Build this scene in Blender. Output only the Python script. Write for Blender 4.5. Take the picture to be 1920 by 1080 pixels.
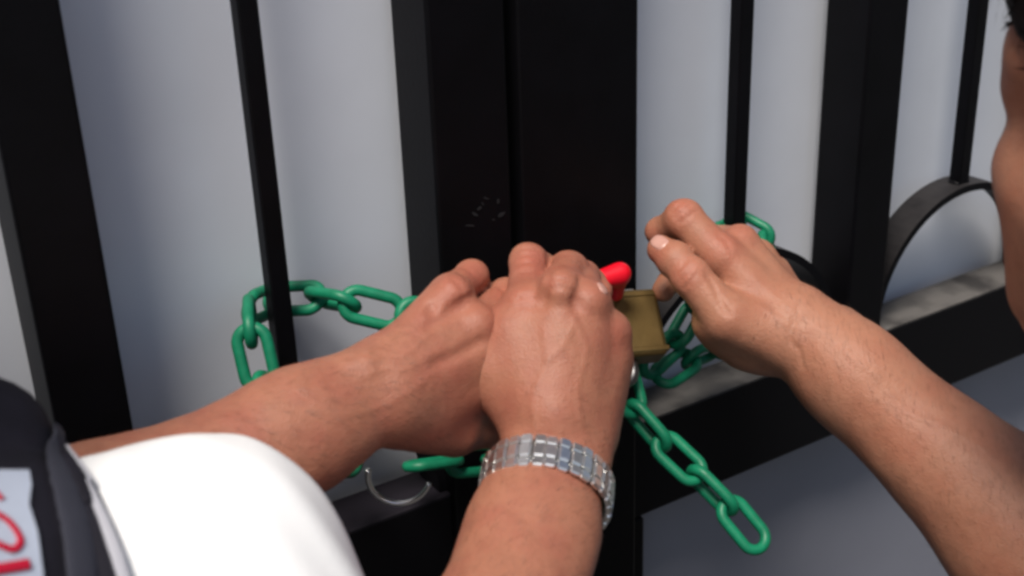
import bpy, bmesh, math, random
import numpy as np
from mathutils import Vector, Matrix
from mathutils.bvhtree import BVHTree

random.seed(7); rng = np.random.default_rng(7)
for o in list(bpy.data.objects): bpy.data.objects.remove(o)
scene = bpy.context.scene
C = scene.collection

# ------------------------------------------------------------------ camera
F, CX, CY = 2400.0, 960.0, 540.0            # focal length and centre in photo pixels
CAM = np.array([0.0, 0.0, 1.70])
_d = np.array([205.0, 5560.0, F]); _d /= np.linalg.norm(_d)      # plumb line seen by the camera
_up = -_d; _yw = np.array([0, 0, 1.0]) - _d[2]*_d; _yw /= np.linalg.norm(_yw); _xw = np.cross(_yw, _up)
RW = np.array([_xw, _yw, _up])
def P(px, py, depth):
    return CAM + RW @ (np.array([(px-CX)/F, (py-CY)/F, 1.0])*depth)
cam_data = bpy.data.cameras.new('camera'); cam = bpy.data.objects.new('camera', cam_data); C.objects.link(cam)
cam_data.sensor_width = 36.0; cam_data.lens = 36.0*F/1920.0; cam_data.clip_start = 0.02; cam_data.clip_end = 500
M = Matrix.Identity(4)
for r in range(3):
    M[r][0] = RW[r][0]; M[r][1] = -RW[r][1]; M[r][2] = -RW[r][2]; M[r][3] = CAM[r]
cam.matrix_world = M
cam_data.dof.use_dof = True; cam_data.dof.focus_distance = 0.78; cam_data.dof.aperture_fstop = 9.0
scene.camera = cam

# ------------------------------------------------------------------ sky and sun
SUN_EL, SUN_AZ = math.radians(63), math.radians(200)     # azimuth from +Y towards +X: behind the camera, to the right
world = bpy.data.worlds.new('World'); scene.world = world; world.use_nodes = True
wn = world.node_tree.nodes; wl = world.node_tree.links
sky = wn.new('ShaderNodeTexSky'); sky.sky_type = 'NISHITA'; sky.sun_disc = False
sky.sun_elevation = SUN_EL; sky.sun_rotation = SUN_AZ; sky.air_density = 1.2; sky.dust_density = 2.5; sky.ozone_density = 1.0
bg = wn['Background']; bg.inputs['Strength'].default_value = 0.068
wl.new(sky.outputs[0], bg.inputs['Color'])
sun_d = bpy.data.lights.new('sun', 'SUN'); sun_d.energy = 3.0; sun_d.angle = math.radians(20); sun_d.color = (1.0, 0.93, 0.84)
sun = bpy.data.objects.new('sun', sun_d); C.objects.link(sun)
_to = Vector((math.sin(SUN_AZ)*math.cos(SUN_EL), math.cos(SUN_AZ)*math.cos(SUN_EL), math.sin(SUN_EL)))
sun.rotation_euler = _to.to_track_quat('Z', 'Y').to_euler(); sun.location = (2, -3, 6)
vs = scene.view_settings; vs.view_transform = 'Standard'; vs.look = 'None'; vs.exposure = 0.52; vs.gamma = 1.0; vs.use_curve_mapping = False
scene.cycles.filter_width = 3.0

# ------------------------------------------------------------------ helpers
def V(a): return Vector((float(a[0]), float(a[1]), float(a[2])))
def unit(a): a = np.asarray(a, float); return a/np.linalg.norm(a)
def tag(o, label=None, cat=None, group=None, kind=None):
    if label: o['label'] = label
    if cat: o['category'] = cat
    if group: o['group'] = group
    if kind: o['kind'] = kind
    return o
def empty(name, loc, rz=0.0):
    o = bpy.data.objects.new(name, None); C.objects.link(o); o.location = V(loc); o.rotation_euler = (0, 0, rz); o.empty_display_size = .05
    return o
def link(name, me, mat, parent=None, world_space=False, smooth=False):
    o = bpy.data.objects.new(name, me); C.objects.link(o)
    if mat is not None and len(me.materials) == 0: me.materials.append(mat)
    if parent is not None:
        o.parent = parent
        if world_space:
            m = Matrix.Translation(parent.location) @ parent.rotation_euler.to_matrix().to_4x4()
            o.matrix_parent_inverse = m.inverted()
    if smooth:
        me.polygons.foreach_set('use_smooth', np.ones(len(me.polygons), dtype=bool))
    return o
def mesh_from(verts, faces, name='mesh'):
    me = bpy.data.meshes.new(name); me.from_pydata([tuple(map(float, v)) for v in verts], [], faces); me.update(); return me
def box_mesh(x0, x1, y0, y1, z0, z1, bev=0.0, seg=2):
    bm = bmesh.new(); bmesh.ops.create_cube(bm, size=1.0)
    bmesh.ops.scale(bm, vec=(x1-x0, y1-y0, z1-z0), verts=bm.verts)
    bmesh.ops.translate(bm, vec=((x0+x1)/2, (y0+y1)/2, (z0+z1)/2), verts=bm.verts)
    if bev: bmesh.ops.bevel(bm, geom=bm.edges[:], offset=bev, segments=seg, affect='EDGES', profile=.5)
    me = bpy.data.meshes.new('box'); bm.to_mesh(me); bm.free(); return me
def tube_mesh(pts, rad, seg=10, closed=False, flat=None):
    """tube swept along points; flat=(normals, half_thickness) turns it into a ribbon."""
    pts = [np.asarray(p, float) for p in pts]; n = len(pts); vs_, fs = [], []
    prev = None
    for i, p in enumerate(pts):
        a = pts[(i-1) % n] if (closed or i > 0) else p; b = pts[(i+1) % n] if (closed or i < n-1) else p
        t = unit(b-a)
        if flat is not None: u = unit(flat[0][i]-t*np.dot(flat[0][i], t))
        else:
            if prev is None: prev = np.array([0, 0, 1.0]) if abs(t[2]) < .9 else np.array([1.0, 0, 0])
            u = unit(prev-t*np.dot(prev, t)); prev = u
        w = np.cross(t, u); r = rad[i] if hasattr(rad, '__len__') else rad
        ru = flat[1] if flat is not None else r
        for k in range(seg):
            a_ = 2*math.pi*k/seg; vs_.append(p+u*math.cos(a_)*ru+w*math.sin(a_)*r)
    m = n if closed else n-1
    for i in range(m):
        for k in range(seg):
            a0 = i*seg+k; a1 = i*seg+(k+1) % seg; j = ((i+1) % n)*seg
            fs.append((a0, a1, j+(k+1) % seg, j+k))
    if not closed:
        fs.append(tuple(range(seg-1, -1, -1))); fs.append(tuple((n-1)*seg+k for k in range(seg)))
    return mesh_from(vs_, fs)
def catmull(ctrl, per=24):
    c = [np.asarray(p, float) for p in ctrl]; c = [2*c[0]-c[1]]+c+[2*c[-1]-c[-2]]; out = []
    for i in range(1, len(c)-2):
        for k in range(per):
            t = k/per; out.append(.5*((2*c[i])+(-c[i-1]+c[i+1])*t+(2*c[i-1]-5*c[i]+4*c[i+1]-c[i+2])*t*t+(-c[i-1]+3*c[i]-3*c[i+1]+c[i+2])*t**3))
    out.append(c[-2]); return out

# ------------------------------------------------------------------ materials
def mat(name, col, rough=.5, metal=0.0, spec=.5, var=0.0, vscale=20, bump=0.0, bscale=200, col2=None, coat=0.0, detail=6, lo=.35, hi=.65):
    m = bpy.data.materials.new(name); m.use_nodes = True; nt = m.node_tree; b = nt.nodes['Principled BSDF']
    b.inputs['Base Color'].default_value = (*col, 1); b.inputs['Roughness'].default_value = rough
    b.inputs['Metallic'].default_value = metal; b.inputs['Specular IOR Level'].default_value = spec; b.inputs['Coat Weight'].default_value = coat
    tc = nt.nodes.new('ShaderNodeTexCoord')
    if var or col2:
        n = nt.nodes.new('ShaderNodeTexNoise'); n.inputs['Scale'].default_value = vscale; n.inputs['Detail'].default_value = detail
        nt.links.new(tc.outputs['Object'], n.inputs['Vector'])
        r = nt.nodes.new('ShaderNodeValToRGB'); r.color_ramp.elements[0].position = lo; r.color_ramp.elements[1].position = hi
        c2 = col2 if col2 else tuple(c*(1-var) for c in col)
        r.color_ramp.elements[0].color = (*c2, 1); r.color_ramp.elements[1].color = (*col, 1)
        nt.links.new(n.outputs['Fac'], r.inputs['Fac']); nt.links.new(r.outputs['Color'], b.inputs['Base Color'])
    if bump:
        n2 = nt.nodes.new('ShaderNodeTexNoise'); n2.inputs['Scale'].default_value = bscale; n2.inputs['Detail'].default_value = 5
        nt.links.new(tc.outputs['Object'], n2.inputs['Vector'])
        bp = nt.nodes.new('ShaderNodeBump'); bp.inputs['Strength'].default_value = bump; bp.inputs['Distance'].default_value = .002
        nt.links.new(n2.outputs['Fac'], bp.inputs['Height']); nt.links.new(bp.outputs['Normal'], b.inputs['Normal'])
    return m
def skin_mat(name, base, blotch, dark):
    m = bpy.data.materials.new(name); m.use_nodes = True; nt = m.node_tree; N = nt.nodes.new; L = nt.links.new
    b = nt.nodes['Principled BSDF']; tc = N('ShaderNodeTexCoord')
    def noise(scale, detail, rough=.55):
        n = N('ShaderNodeTexNoise'); n.inputs['Scale'].default_value = scale; n.inputs['Detail'].default_value = detail; n.inputs['Roughness'].default_value = rough
        L(tc.outputs['Object'], n.inputs['Vector']); return n
    def mix(a, bcol, fac, lo, hi, amt):
        r = N('ShaderNodeMapRange'); r.inputs[1].default_value = lo; r.inputs[2].default_value = hi; r.inputs[4].default_value = amt
        L(fac, r.inputs[0]); x = N('ShaderNodeMix'); x.data_type = 'RGBA'; L(r.outputs[0], x.inputs[0])
        if hasattr(a, 'links'): L(a, x.inputs[6])
        else: x.inputs[6].default_value = (*a, 1)
        x.inputs[7].default_value = (*bcol, 1); return x.outputs[2]
    n1 = noise(38, 3); n2 = noise(150, 4, .65); n3 = noise(620, 3, .7)
    c = mix(base, blotch, n1.outputs['Fac'], .42, .68, .75)
    c = mix(c, dark, n2.outputs['Fac'], .48, .8, .3)
    c = mix(c, dark, n3.outputs['Fac'], .5, .85, .2)
    at = N('ShaderNodeAttribute'); at.attribute_name = 'flush'; c = mix(c, (.38, .095, .065), at.outputs['Fac'], 0, 1, .5)
    L(c, b.inputs['Base Color'])
    b.inputs['Roughness'].default_value = .5; b.inputs['Specular IOR Level'].default_value = .38
    b.inputs['Subsurface Weight'].default_value = .22; b.inputs['Subsurface Radius'].default_value = (1.0, .35, .2); b.inputs['Subsurface Scale'].default_value = .0045
    v = N('ShaderNodeTexVoronoi'); v.inputs['Scale'].default_value = 900; L(tc.outputs['Object'], v.inputs['Vector'])
    ad = N('ShaderNodeMath'); ad.operation = 'ADD'; L(v.outputs['Distance'], ad.inputs[0]); L(n3.outputs['Fac'], ad.inputs[1])
    bp = N('ShaderNodeBump'); bp.inputs['Strength'].default_value = .35; bp.inputs['Distance'].default_value = .0006; L(ad.outputs[0], bp.inputs['Height'])
    bp2 = N('ShaderNodeBump'); bp2.inputs['Strength'].default_value = .16; bp2.inputs['Distance'].default_value = .003; L(n2.outputs['Fac'], bp2.inputs['Height']); L(bp.outputs['Normal'], bp2.inputs['Normal'])
    L(bp2.outputs['Normal'], b.inputs['Normal'])
    return m
BLACK = mat('black_paint', (.0022, .002, .0032), .5, spec=.16, var=.4, vscale=30, bump=.08, bscale=350)
RAILP = mat('dusty_black_paint', (.0022, .002, .0032), .55, spec=.16, bump=.1, bscale=350)
def dusty(m, dust=(.19, .175, .16)):
    # dust that has settled on upward faces, in blotches
    nt = m.node_tree; N = nt.nodes.new; L = nt.links.new; b = nt.nodes['Principled BSDF']
    ge = N('ShaderNodeNewGeometry'); sp = N('ShaderNodeSeparateXYZ'); L(ge.outputs['True Normal'], sp.inputs[0])
    mr = N('ShaderNodeMapRange'); mr.inputs[1].default_value = .25; mr.inputs[2].default_value = .8; L(sp.outputs['Z'], mr.inputs[0])
    tc = N('ShaderNodeTexCoord'); n = N('ShaderNodeTexNoise'); n.inputs['Scale'].default_value = 26; n.inputs['Detail'].default_value = 5; L(tc.outputs['Object'], n.inputs['Vector'])
    m2 = N('ShaderNodeMapRange'); m2.inputs[1].default_value = .30; m2.inputs[2].default_value = .52; m2.inputs[3].default_value = .3; L(n.outputs['Fac'], m2.inputs[0])
    mu = N('ShaderNodeMath'); mu.operation = 'MULTIPLY'; L(mr.outputs[0], mu.inputs[0]); L(m2.outputs[0], mu.inputs[1])
    x = N('ShaderNodeMix'); x.data_type = 'RGBA'; L(mu.outputs[0], x.inputs[0]); x.inputs[6].default_value = b.inputs['Base Color'].default_value; x.inputs[7].default_value = (*dust, 1)
    L(x.outputs[2], b.inputs['Base Color'])
ARCHP = RAILP.copy(); ARCHP.name = 'arch_black_paint'; RAILL = RAILP.copy(); RAILL.name = 'clean_black_paint'
dusty(RAILP, (.11, .103, .097)); dusty(ARCHP, (.028, .026, .027)); dusty(RAILL, (.014, .012, .017))
SHEET = mat('grey_sheet_paint', (.70, .735, .81), .45, spec=.35, var=.07, vscale=9, bump=.03, bscale=60)
SHEET_SHADE = mat('shaded_grey_sheet_paint', (.27, .275, .325), .4, spec=.5, var=.12, vscale=7, bump=.03, bscale=60)  # sheet below the lock rail: falloff of light put into a darker colour
CONC = mat('asphalt', (.055, .054, .052), .9, var=.3, vscale=4, bump=.4, bscale=90)
PLAST = mat('wall_plaster', (.42, .40, .37), .9, var=.2, vscale=3, bump=.3, bscale=60)
GREEN = mat('green_plastic', (.006, .205, .102), .45, spec=.4, var=.25, vscale=120, bump=.05, bscale=300)
BRASS = mat('brass', (.30, .20, .075), .32, metal=.85, var=.3, vscale=45, bump=.05, bscale=400)
STEEL = mat('steel', (.93, .92, .90), .30, metal=1.0, var=.1, vscale=300)
STEELB = mat('brushed_steel', (.22, .22, .22), .42, metal=1.0)
REDP = mat('red_plastic', (.72, .006, .02), .33, spec=.5)
SKIN1 = skin_mat('skin_tanned', (.365, .152, .094), (.325, .108, .072), (.14, .052, .03))
SKIN2 = skin_mat('skin_light_tan', (.39, .175, .108), (.35, .135, .082), (.16, .066, .038))
NAIL = mat('nail', (.50, .27, .22), .35, spec=.5)
WHITE = mat('white_cotton', (.86, .86, .86), .85, spec=.2, bump=.12, bscale=900)
NAVY = mat('dark_vest_cloth', (.012, .011, .018), .8, spec=.2, var=.3, vscale=60, bump=.25, bscale=700)
STRAP = mat('slate_strap_webbing', (.035, .036, .05), .75, spec=.25, bump=.3, bscale=900)
PANEL = mat('pale_blue_cloth', (.50, .55, .66), .85, spec=.2, var=.08, vscale=40, bump=.15, bscale=700)
PIPING = mat('pale_piping', (.40, .40, .44), .7, spec=.25, bump=.15, bscale=700)
REDC = mat('red_print', (.50, .008, .035), .7, spec=.25)
HAIR = mat('black_hair', (.008, .006, .006), .6, spec=.12, var=.3, vscale=200)
ARMHAIR = mat('brown_arm_hair', (.05, .025, .015), .5)
TROUS = mat('dark_trousers', (.02, .022, .035), .85, spec=.2, bump=.2, bscale=500)
SHOE = mat('black_leather', (.01, .01, .01), .5)
GREYSH = mat('charcoal_shirt_cloth', (.03, .03, .04), .85, spec=.2, bump=.2, bscale=600)

# ------------------------------------------------------------------ the gate
GA = math.radians(32.5)
gdir = np.array([math.cos(GA), math.sin(GA), 0]); gn = np.array([math.sin(GA), -math.cos(GA), 0])
P0 = P(962, 560, .80)
def G(s, n, z): w = P0+gdir*s+gn*n; return np.array([w[0], w[1], z])
def on_gate(px, py, n=0.0):
    r = RW @ np.array([(px-CX)/F, (py-CY)/F, 1.0]); t = np.dot(P0+gn*n-CAM, gn)/np.dot(r, gn); return CAM+r*t
GROUND = tag(link('ground', mesh_from([(-60, -60, 0), (60, -60, 0), (60, 60, 0), (-60, 60, 0)], [(0, 1, 2, 3)]), CONC), kind='structure')
Z0, Z1, ZR0, ZR1 = .06, 2.25, 1.173, 1.252
def gate_leaf(side, label):
    root = empty('gate_leaf', (P0[0], P0[1], 0), GA); tag(root, label, 'gate', 'leaves of the black gate')
    def put(name, x0, x1, y0, y1, z0, z1, m=BLACK, bev=.002):
        return link(name, box_mesh(x0, x1, y0, y1, z0, z1, bev), m, root)
    bays = []
    if side < 0:
        put('stile', -.050, .0015, 0, .042, Z0, Z1); edges = [-.050]
        for k in range(4): a = -.243-k*.234; put('post_bar', a-.039, a, .0005, .042, ZR0, Z1); bays.append((a, edges[-1])); edges.append(a-.039)
        end = edges[-1]
    else:
        put('stile', .0085, .098, -.001, .042, Z0, Z1); edges = [.098]
        put('cover_strip', .098, .1085, .002, .03, Z0, ZR0-.001)
        for k in range(4): a = .306+k*.243; put('post_bar', a, a+.040, .0005, .042, ZR0, Z1); bays.append((edges[-1], a)); edges.append(a+.040)
        end = edges[-1]
    ymid, t = .019, .0058
    put('rail', min(bays[-1][0], bays[0][0]) if side < 0 else .1095, -.0505 if side < 0 else bays[-1][1]+.04, .003, .042, Z0, Z0+.06, RAILP)
    for a, b in bays:
        put('rail', a, b, .003, .042, ZR0, ZR1, RAILP if side > 0 else RAILL)
        put('rail', a, b, .003, .042, Z1-.06, Z1, RAILP)
        m_ = (a+b)/2; rad = (b-a)/2-.0005
        # half-ring of flat bar standing on the rail, the thin bar lands on its crown
        vs_, fs = [], []; n = 40
        for i in range(n+1):
            an = math.pi*i/n
            for rr, yy in ((rad, .008), (rad, .034), (rad-.006, .034), (rad-.006, .008)):
                vs_.append((m_-math.cos(an)*rr, yy, ZR1+.0005+math.sin(an)*rr))
        for i in range(n):
            for k in range(4): fs.append((i*4+k, i*4+(k+1) % 4, (i+1)*4+(k+1) % 4, (i+1)*4+k))
        fs += [(3, 2, 1, 0), (n*4, n*4+1, n*4+2, n*4+3)]
        me = mesh_from(vs_, fs); ar = link('arch', me, ARCHP, root)
        for dx in (-1, 1):
            bm = bmesh.new(); bmesh.ops.create_uvsphere(bm, u_segments=10, v_segments=6, radius=.0032); bmesh.ops.scale(bm, vec=(.8, 1.9, .7), verts=bm.verts); me = bpy.data.meshes.new('weld'); bm.to_mesh(me); bm.free()
            w_ = link('weld_bead', me, BLACK, root, smooth=True); w_.location = (m_+dx*t, ymid, ZR1+rad+.0005); w2 = bpy.data.objects.new('weld_bead', me); C.objects.link(w2); w2.parent = root; w2.location = (m_+dx*(rad-.003), .021, ZR1+.001)
        put('thin_bar', m_-t, m_+t, ymid-t, ymid+t, ZR1+rad-.001, Z1-.06, BLACK, .0012)
    lo, hi = (end, .0) if side < 0 else (.010, end)
    # sheets behind the bars, very slightly buckled: the upper one, and the lower with shade painted into its colour
    nx, nz = 90, 60
    for nm, sm, z0_, z1_, dy in (('sheet', SHEET, ZR0+.02, Z1, 0), ('shaded_lower_sheet', SHEET_SHADE, Z0, ZR0+.019, -.004)):
      vs_, fs = [], []
      for i in range(nx+1):
        for j in range(nz+1):
            x = lo+(hi-lo)*i/nx; z = z0_+(z1_-z0_)*j/nz
            vs_.append((x, .0555+dy+.0012*math.sin(x*31+1.3*math.sin(z*2.1))+.0010*math.sin(x*17+z*3.7+side), z))
      for i in range(nx):
        for j in range(nz): a = i*(nz+1)+j; fs.append((a, a+nz+1, a+nz+2, a+1))
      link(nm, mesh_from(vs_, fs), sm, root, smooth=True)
    return root
leafL = gate_leaf(-1, 'left leaf of black steel gate, thin bar looped by the green chain above the forearm')
leafR = gate_leaf(1, 'right leaf of black steel gate, with half-ring arches on its dusty rail')
# scuffed paint on the left stile
sc_pts = []
rs = random.Random(4)
scv, scf = [], []
for (px, py, w, h, a) in [(890, 402, 9, 3, .5), (899, 391, 7, 3, -.7), (912, 372, 6, 2, .3), (934, 378, 3, 6, .3), (940, 402, 9, 4, -.6), (881, 423, 11, 2.5, 0), (925, 412, 4, 2, .2), (905, 382, 4, 2, .9)]:
    b0 = len(scv); k = 9
    for i in range(k):
        an = 2*math.pi*i/k; rr = .6+.5*rs.random()
        x = math.cos(an)*w*rr; y = math.sin(an)*h*rr
        q = on_gate(px+x*math.cos(a)-y*math.sin(a), py+x*math.sin(a)+y*math.cos(a), .0005); scv.append(q)
    scf.append(tuple(range(b0, b0+k)))
scm = mesh_from(scv, scf); so = link('paint_scuff', scm, mat('scuffed_paint', (.013, .013, .015), .6), leafL, world_space=True)
for side, lab in ((-1, 'plastered gate pillar beyond the left gate leaf'), (1, 'plastered gate pillar beyond the right gate leaf')):
    pr = empty('gate_pillar', (P0[0], P0[1], 0), GA); tag(pr, lab, 'pillar', 'gate pillars')
    x0, x1 = (-1.55, -1.02) if side < 0 else (1.125, 1.65)
    link('shaft', box_mesh(x0, x1, -.2, .3, 0, 2.4, .01), PLAST, pr); link('cap', box_mesh(x0-.04, x1+.04, -.24, .34, 2.4, 2.48, .01), PLAST, pr)

# ------------------------------------------------------------------ soft bodies: distance fields turned into one skin
class Field:
    def __init__(self, lo, hi, h):
        self.lo = np.asarray(lo, float); self.h = h
        self.n = (np.ceil((np.asarray(hi)-self.lo)/h)).astype(int)+1
        self.ax = [(self.lo[i]+np.arange(self.n[i])*h).astype(np.float32) for i in range(3)]
    def blank(self): return np.full(self.n, 1.0, np.float32)
    def prim(self, fld, a, b, ra, rb, k=.006, squash=None, sub=False):
        """blend a tapered capsule into fld; squash=(axis, factor) flattens it along an axis (factor>1 = thinner)."""
        a = np.asarray(a, float); b = np.asarray(b, float); r = max(ra, rb)+k*1.6+.004
        mn = np.minimum(a, b)-r; mx = np.maximum(a, b)+r
        i0 = np.clip(np.floor((mn-self.lo)/self.h).astype(int), 0, self.n); i1 = np.clip(np.ceil((mx-self.lo)/self.h).astype(int)+1, 0, self.n)
        if np.any(i1 <= i0): return
        sl = tuple(slice(i0[i], i1[i]) for i in range(3))
        X = self.ax[0][sl[0]][:, None, None]-np.float32(a[0]); Y = self.ax[1][sl[1]][None, :, None]-np.float32(a[1]); Z = self.ax[2][sl[2]][None, None, :]-np.float32(a[2])
        ba = (b-a); L2 = max(float(ba@ba), 1e-12)
        t = np.clip((X*ba[0]+Y*ba[1]+Z*ba[2])/L2, 0, 1).astype(np.float32)
        qx = X-t*ba[0]; qy = Y-t*ba[1]; qz = Z-t*ba[2]; sc = 1.0
        if squash is not None:
            m_, f_ = unit(squash[0]), squash[1]; dt = (qx*m_[0]+qy*m_[1]+qz*m_[2])*(f_-1)
            qx = qx+dt*m_[0]; qy = qy+dt*m_[1]; qz = qz+dt*m_[2]; sc = 1/max(1, f_**.5)
        d = (np.sqrt(qx*qx+qy*qy+qz*qz)-(ra+(rb-ra)*t))*sc
        d = d.astype(np.float32); f = fld[sl]
        if sub: fld[sl] = -smin(-f, d, k)
        else: fld[sl] = smin(f, d, k)
def smin(a, b, k):
    h = np.maximum(k-np.abs(a-b), 0)/k; return np.minimum(a, b)-h*h*h*k*(1/6.0)
def nets(fl, f):
    """surface nets"""
    s = f < 0; n = np.array(f.shape)
    occ = np.zeros(n-1, np.int8)
    for dx in (0, 1):
        for dy in (0, 1):
            for dz in (0, 1): occ += s[dx:n[0]-1+dx, dy:n[1]-1+dy, dz:n[2]-1+dz]
    act = (occ > 0) & (occ < 8); idx = np.argwhere(act); vid = np.full(n-1, -1, np.int64); vid[act] = np.arange(len(idx))
    acc = np.zeros((len(idx), 3)); cnt = np.zeros(len(idx))
    cor = [(x, y, z) for x in (0, 1) for y in (0, 1) for z in (0, 1)]
    val = {c: f[idx[:, 0]+c[0], idx[:, 1]+c[1], idx[:, 2]+c[2]].astype(float) for c in cor}
    for c in cor:
        for axn in range(3):
            if c[axn] == 0:
                c2 = list(c); c2[axn] = 1; c2 = tuple(c2); v0, v1 = val[c], val[c2]; m = (v0 < 0) != (v1 < 0)
                t = np.where(m, v0/np.where(m, v0-v1, 1), 0); p = np.tile(np.array(c, float), (len(idx), 1)); p[:, axn] += t
                acc[m] += p[m]; cnt[m] += 1
    pts = fl.lo+(idx+acc/cnt[:, None])*fl.h
    quads = []
    for axn in range(3):
        o1, o2 = (axn+1) % 3, (axn+2) % 3
        a = [slice(None)]*3; b = [slice(None)]*3; a[axn] = slice(0, n[axn]-1); b[axn] = slice(1, None)
        for w in (a, b): w[o1] = slice(1, n[o1]-1); w[o2] = slice(1, n[o2]-1)
        sa, sb = s[tuple(a)], s[tuple(b)]; e = np.argwhere(sa != sb); flip = sa[e[:, 0], e[:, 1], e[:, 2]]
        base = e.copy(); base[:, o1] += 1; base[:, o2] += 1
        def cell(d1, d2): q = base.copy(); q[:, o1] -= d1; q[:, o2] -= d2; return vid[q[:, 0], q[:, 1], q[:, 2]]
        q = np.stack([cell(1, 1), cell(0, 1), cell(0, 0), cell(1, 0)], 1); q[~flip] = q[~flip][:, ::-1]; quads.append(q)
    return pts, np.concatenate(quads)
def soft_mesh(parts, name='body'):
    vs_, qs, off = [], [], 0
    for p, q in parts: vs_.append(p); qs.append(q+off); off += len(p)
    vs_ = np.concatenate(vs_); qs = np.concatenate(qs); me = bpy.data.meshes.new(name)
    me.vertices.add(len(vs_)); me.vertices.foreach_set('co', vs_.ravel().astype(np.float32))
    me.loops.add(len(qs)*4); me.loops.foreach_set('vertex_index', qs.ravel().astype(np.int32))
    me.polygons.add(len(qs)); me.polygons.foreach_set('loop_start', np.arange(0, len(qs)*4, 4, dtype=np.int32)); me.polygons.foreach_set('loop_total', np.full(len(qs), 4, np.int32))
    me.update(calc_edges=True); me.validate()
    me.polygons.foreach_set('use_smooth', np.ones(len(me.polygons), dtype=bool)); return me
def flush(me):
    n = len(me.vertices); co = np.empty(n*3, np.float32); me.vertices.foreach_get('co', co); co = co.reshape(-1, 3); w = np.zeros(n, np.float32)
    for c, r in FLUSH:
        d = np.linalg.norm(co-np.asarray(c, np.float32), axis=1); w = np.maximum(w, np.exp(-(d/r)**2*1.2))
    a = me.attributes.new('flush', 'FLOAT', 'POINT'); a.data.foreach_set('value', w.astype(np.float32)); return me
def bvh_of(parts):
    vs_, qs, off = [], [], 0
    for p, q in parts: vs_.append(p); qs.append(q+off); off += len(p)
    return BVHTree.FromPolygons([tuple(v) for v in np.concatenate(vs_)], [tuple(map(int, q)) for q in np.concatenate(qs)])
def shoot(bvh, px, py):
    d = RW @ unit(np.array([(px-CX)/F, (py-CY)/F, 1.0])); h = bvh.ray_cast(V(CAM), V(d))
    return (np.array(h[0]), np.array(h[1])) if h[0] is not None else None
MM = .001
def J(px, py, dp, r): return (P(px, py, dp), r*MM)
def hand_fields(fl, palm, fingers, extras=(), arm=(), kp=.014, kf=.006):
    """palm/arm = capsules blended softly; each finger = chain of joints rooted in the palm, kept apart from its neighbours."""
    base = fl.blank()
    for (a, ra), (b, rb), sq in arm: fl.prim(base, a, b, ra, rb, .03, sq)
    for a, b in palm: fl.prim(base, a[0], b[0], a[1], b[1], kp)
    for (a, ra), (b, rb), k in extras: fl.prim(base, a, b, ra, rb, k)
    out = base
    for ch in fingers:
        g = fl.blank()
        for i in range(len(ch)-1): fl.prim(g, ch[i][0], ch[i+1][0], ch[i][1], ch[i+1][1], .004)
        # knuckle swelling on inner joints
        for i in range(1, len(ch)-1): fl.prim(g, ch[i][0], ch[i][0]+1e-6, ch[i][1]*1.07, ch[i][1]*1.07, .004)
        out = smin(out, smin(base, g, kf), .0014)
    return out
def refine(fl, fld, veins=(), creases=()):
    bv = bvh_of([nets(fl, fld)])
    def lay(pix, off):
        out = []
        for p in catmull([np.array([a, b, 0.0]) for a, b in pix], 6):
            h = shoot(bv, p[0], p[1])
            if h is not None: out.append(h[0]+h[1]*off)
        return out
    for pix, r in veins:
        r = r*.6; q = lay(pix, -r*.95*MM)
        for i in range(len(q)-1):
            if np.linalg.norm(q[i+1]-q[i]) < .02: fl.prim(fld, q[i], q[i+1], r*MM, r*MM, .0022)
    for pix, r in creases:
        q = lay(pix, (.45 if r < 2.1 else .72)*r*MM)
        for i in range(len(q)-1):
            if np.linalg.norm(q[i+1]-q[i]) < .012: fl.prim(fld, q[i], q[i+1], r*MM*.9, r*MM*.9, .0022 if r < 2.1 else .0042, None, True)
    return fld
FLUSH = []
def wobble(pts, amp=.0005):
    # slight unevenness of flesh: veins, tendons, fat
    x, y, z = (pts*1.0).T
    w = np.sin(x*95+2*np.sin(z*60))*np.sin(y*80+1.7)*np.sin(z*110+.6)+.6*np.sin(x*210+z*160)*np.sin(y*190+x*40)
    c = pts.mean(0); d = pts-c; return pts+amp*w[:, None]*d/np.linalg.norm(d, axis=1)[:, None]
H = .0016

# ================================================================== person 1: white sleeve, dark vest
SH1 = P(375, 1092, .505)                         # right shoulder
WR1 = P(1034, 888, .652)                        # right wrist
def ik(a, b, la, lb, pole):
    d = b-a; D = min(np.linalg.norm(d), (la+lb)*.999); u = unit(d); x = (la*la-lb*lb+D*D)/(2*D); h = math.sqrt(max(la*la-x*x, 1e-6))
    w = pole-a; w = unit(w-u*np.dot(w, u)); return a+u*x+w*h
fr = P(972, 1085, .598)                         # a point down the right forearm
EL1 = WR1+unit(fr-WR1)*.255
torso_right = unit([.86, .51, 0]); torso_fwd = np.array([-torso_right[1], torso_right[0], 0])
NECK1 = SH1-torso_right*.205-torso_fwd*.04; NECK1 = np.array([NECK1[0], NECK1[1], SH1[2]+.075])
SH1L = SH1-torso_right*.40-torso_fwd*.02
WL1 = P(688, 740, .640); fl_pt = P(350, 922, .588); EL1L = WL1+unit(fl_pt-WL1)*.25

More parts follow.
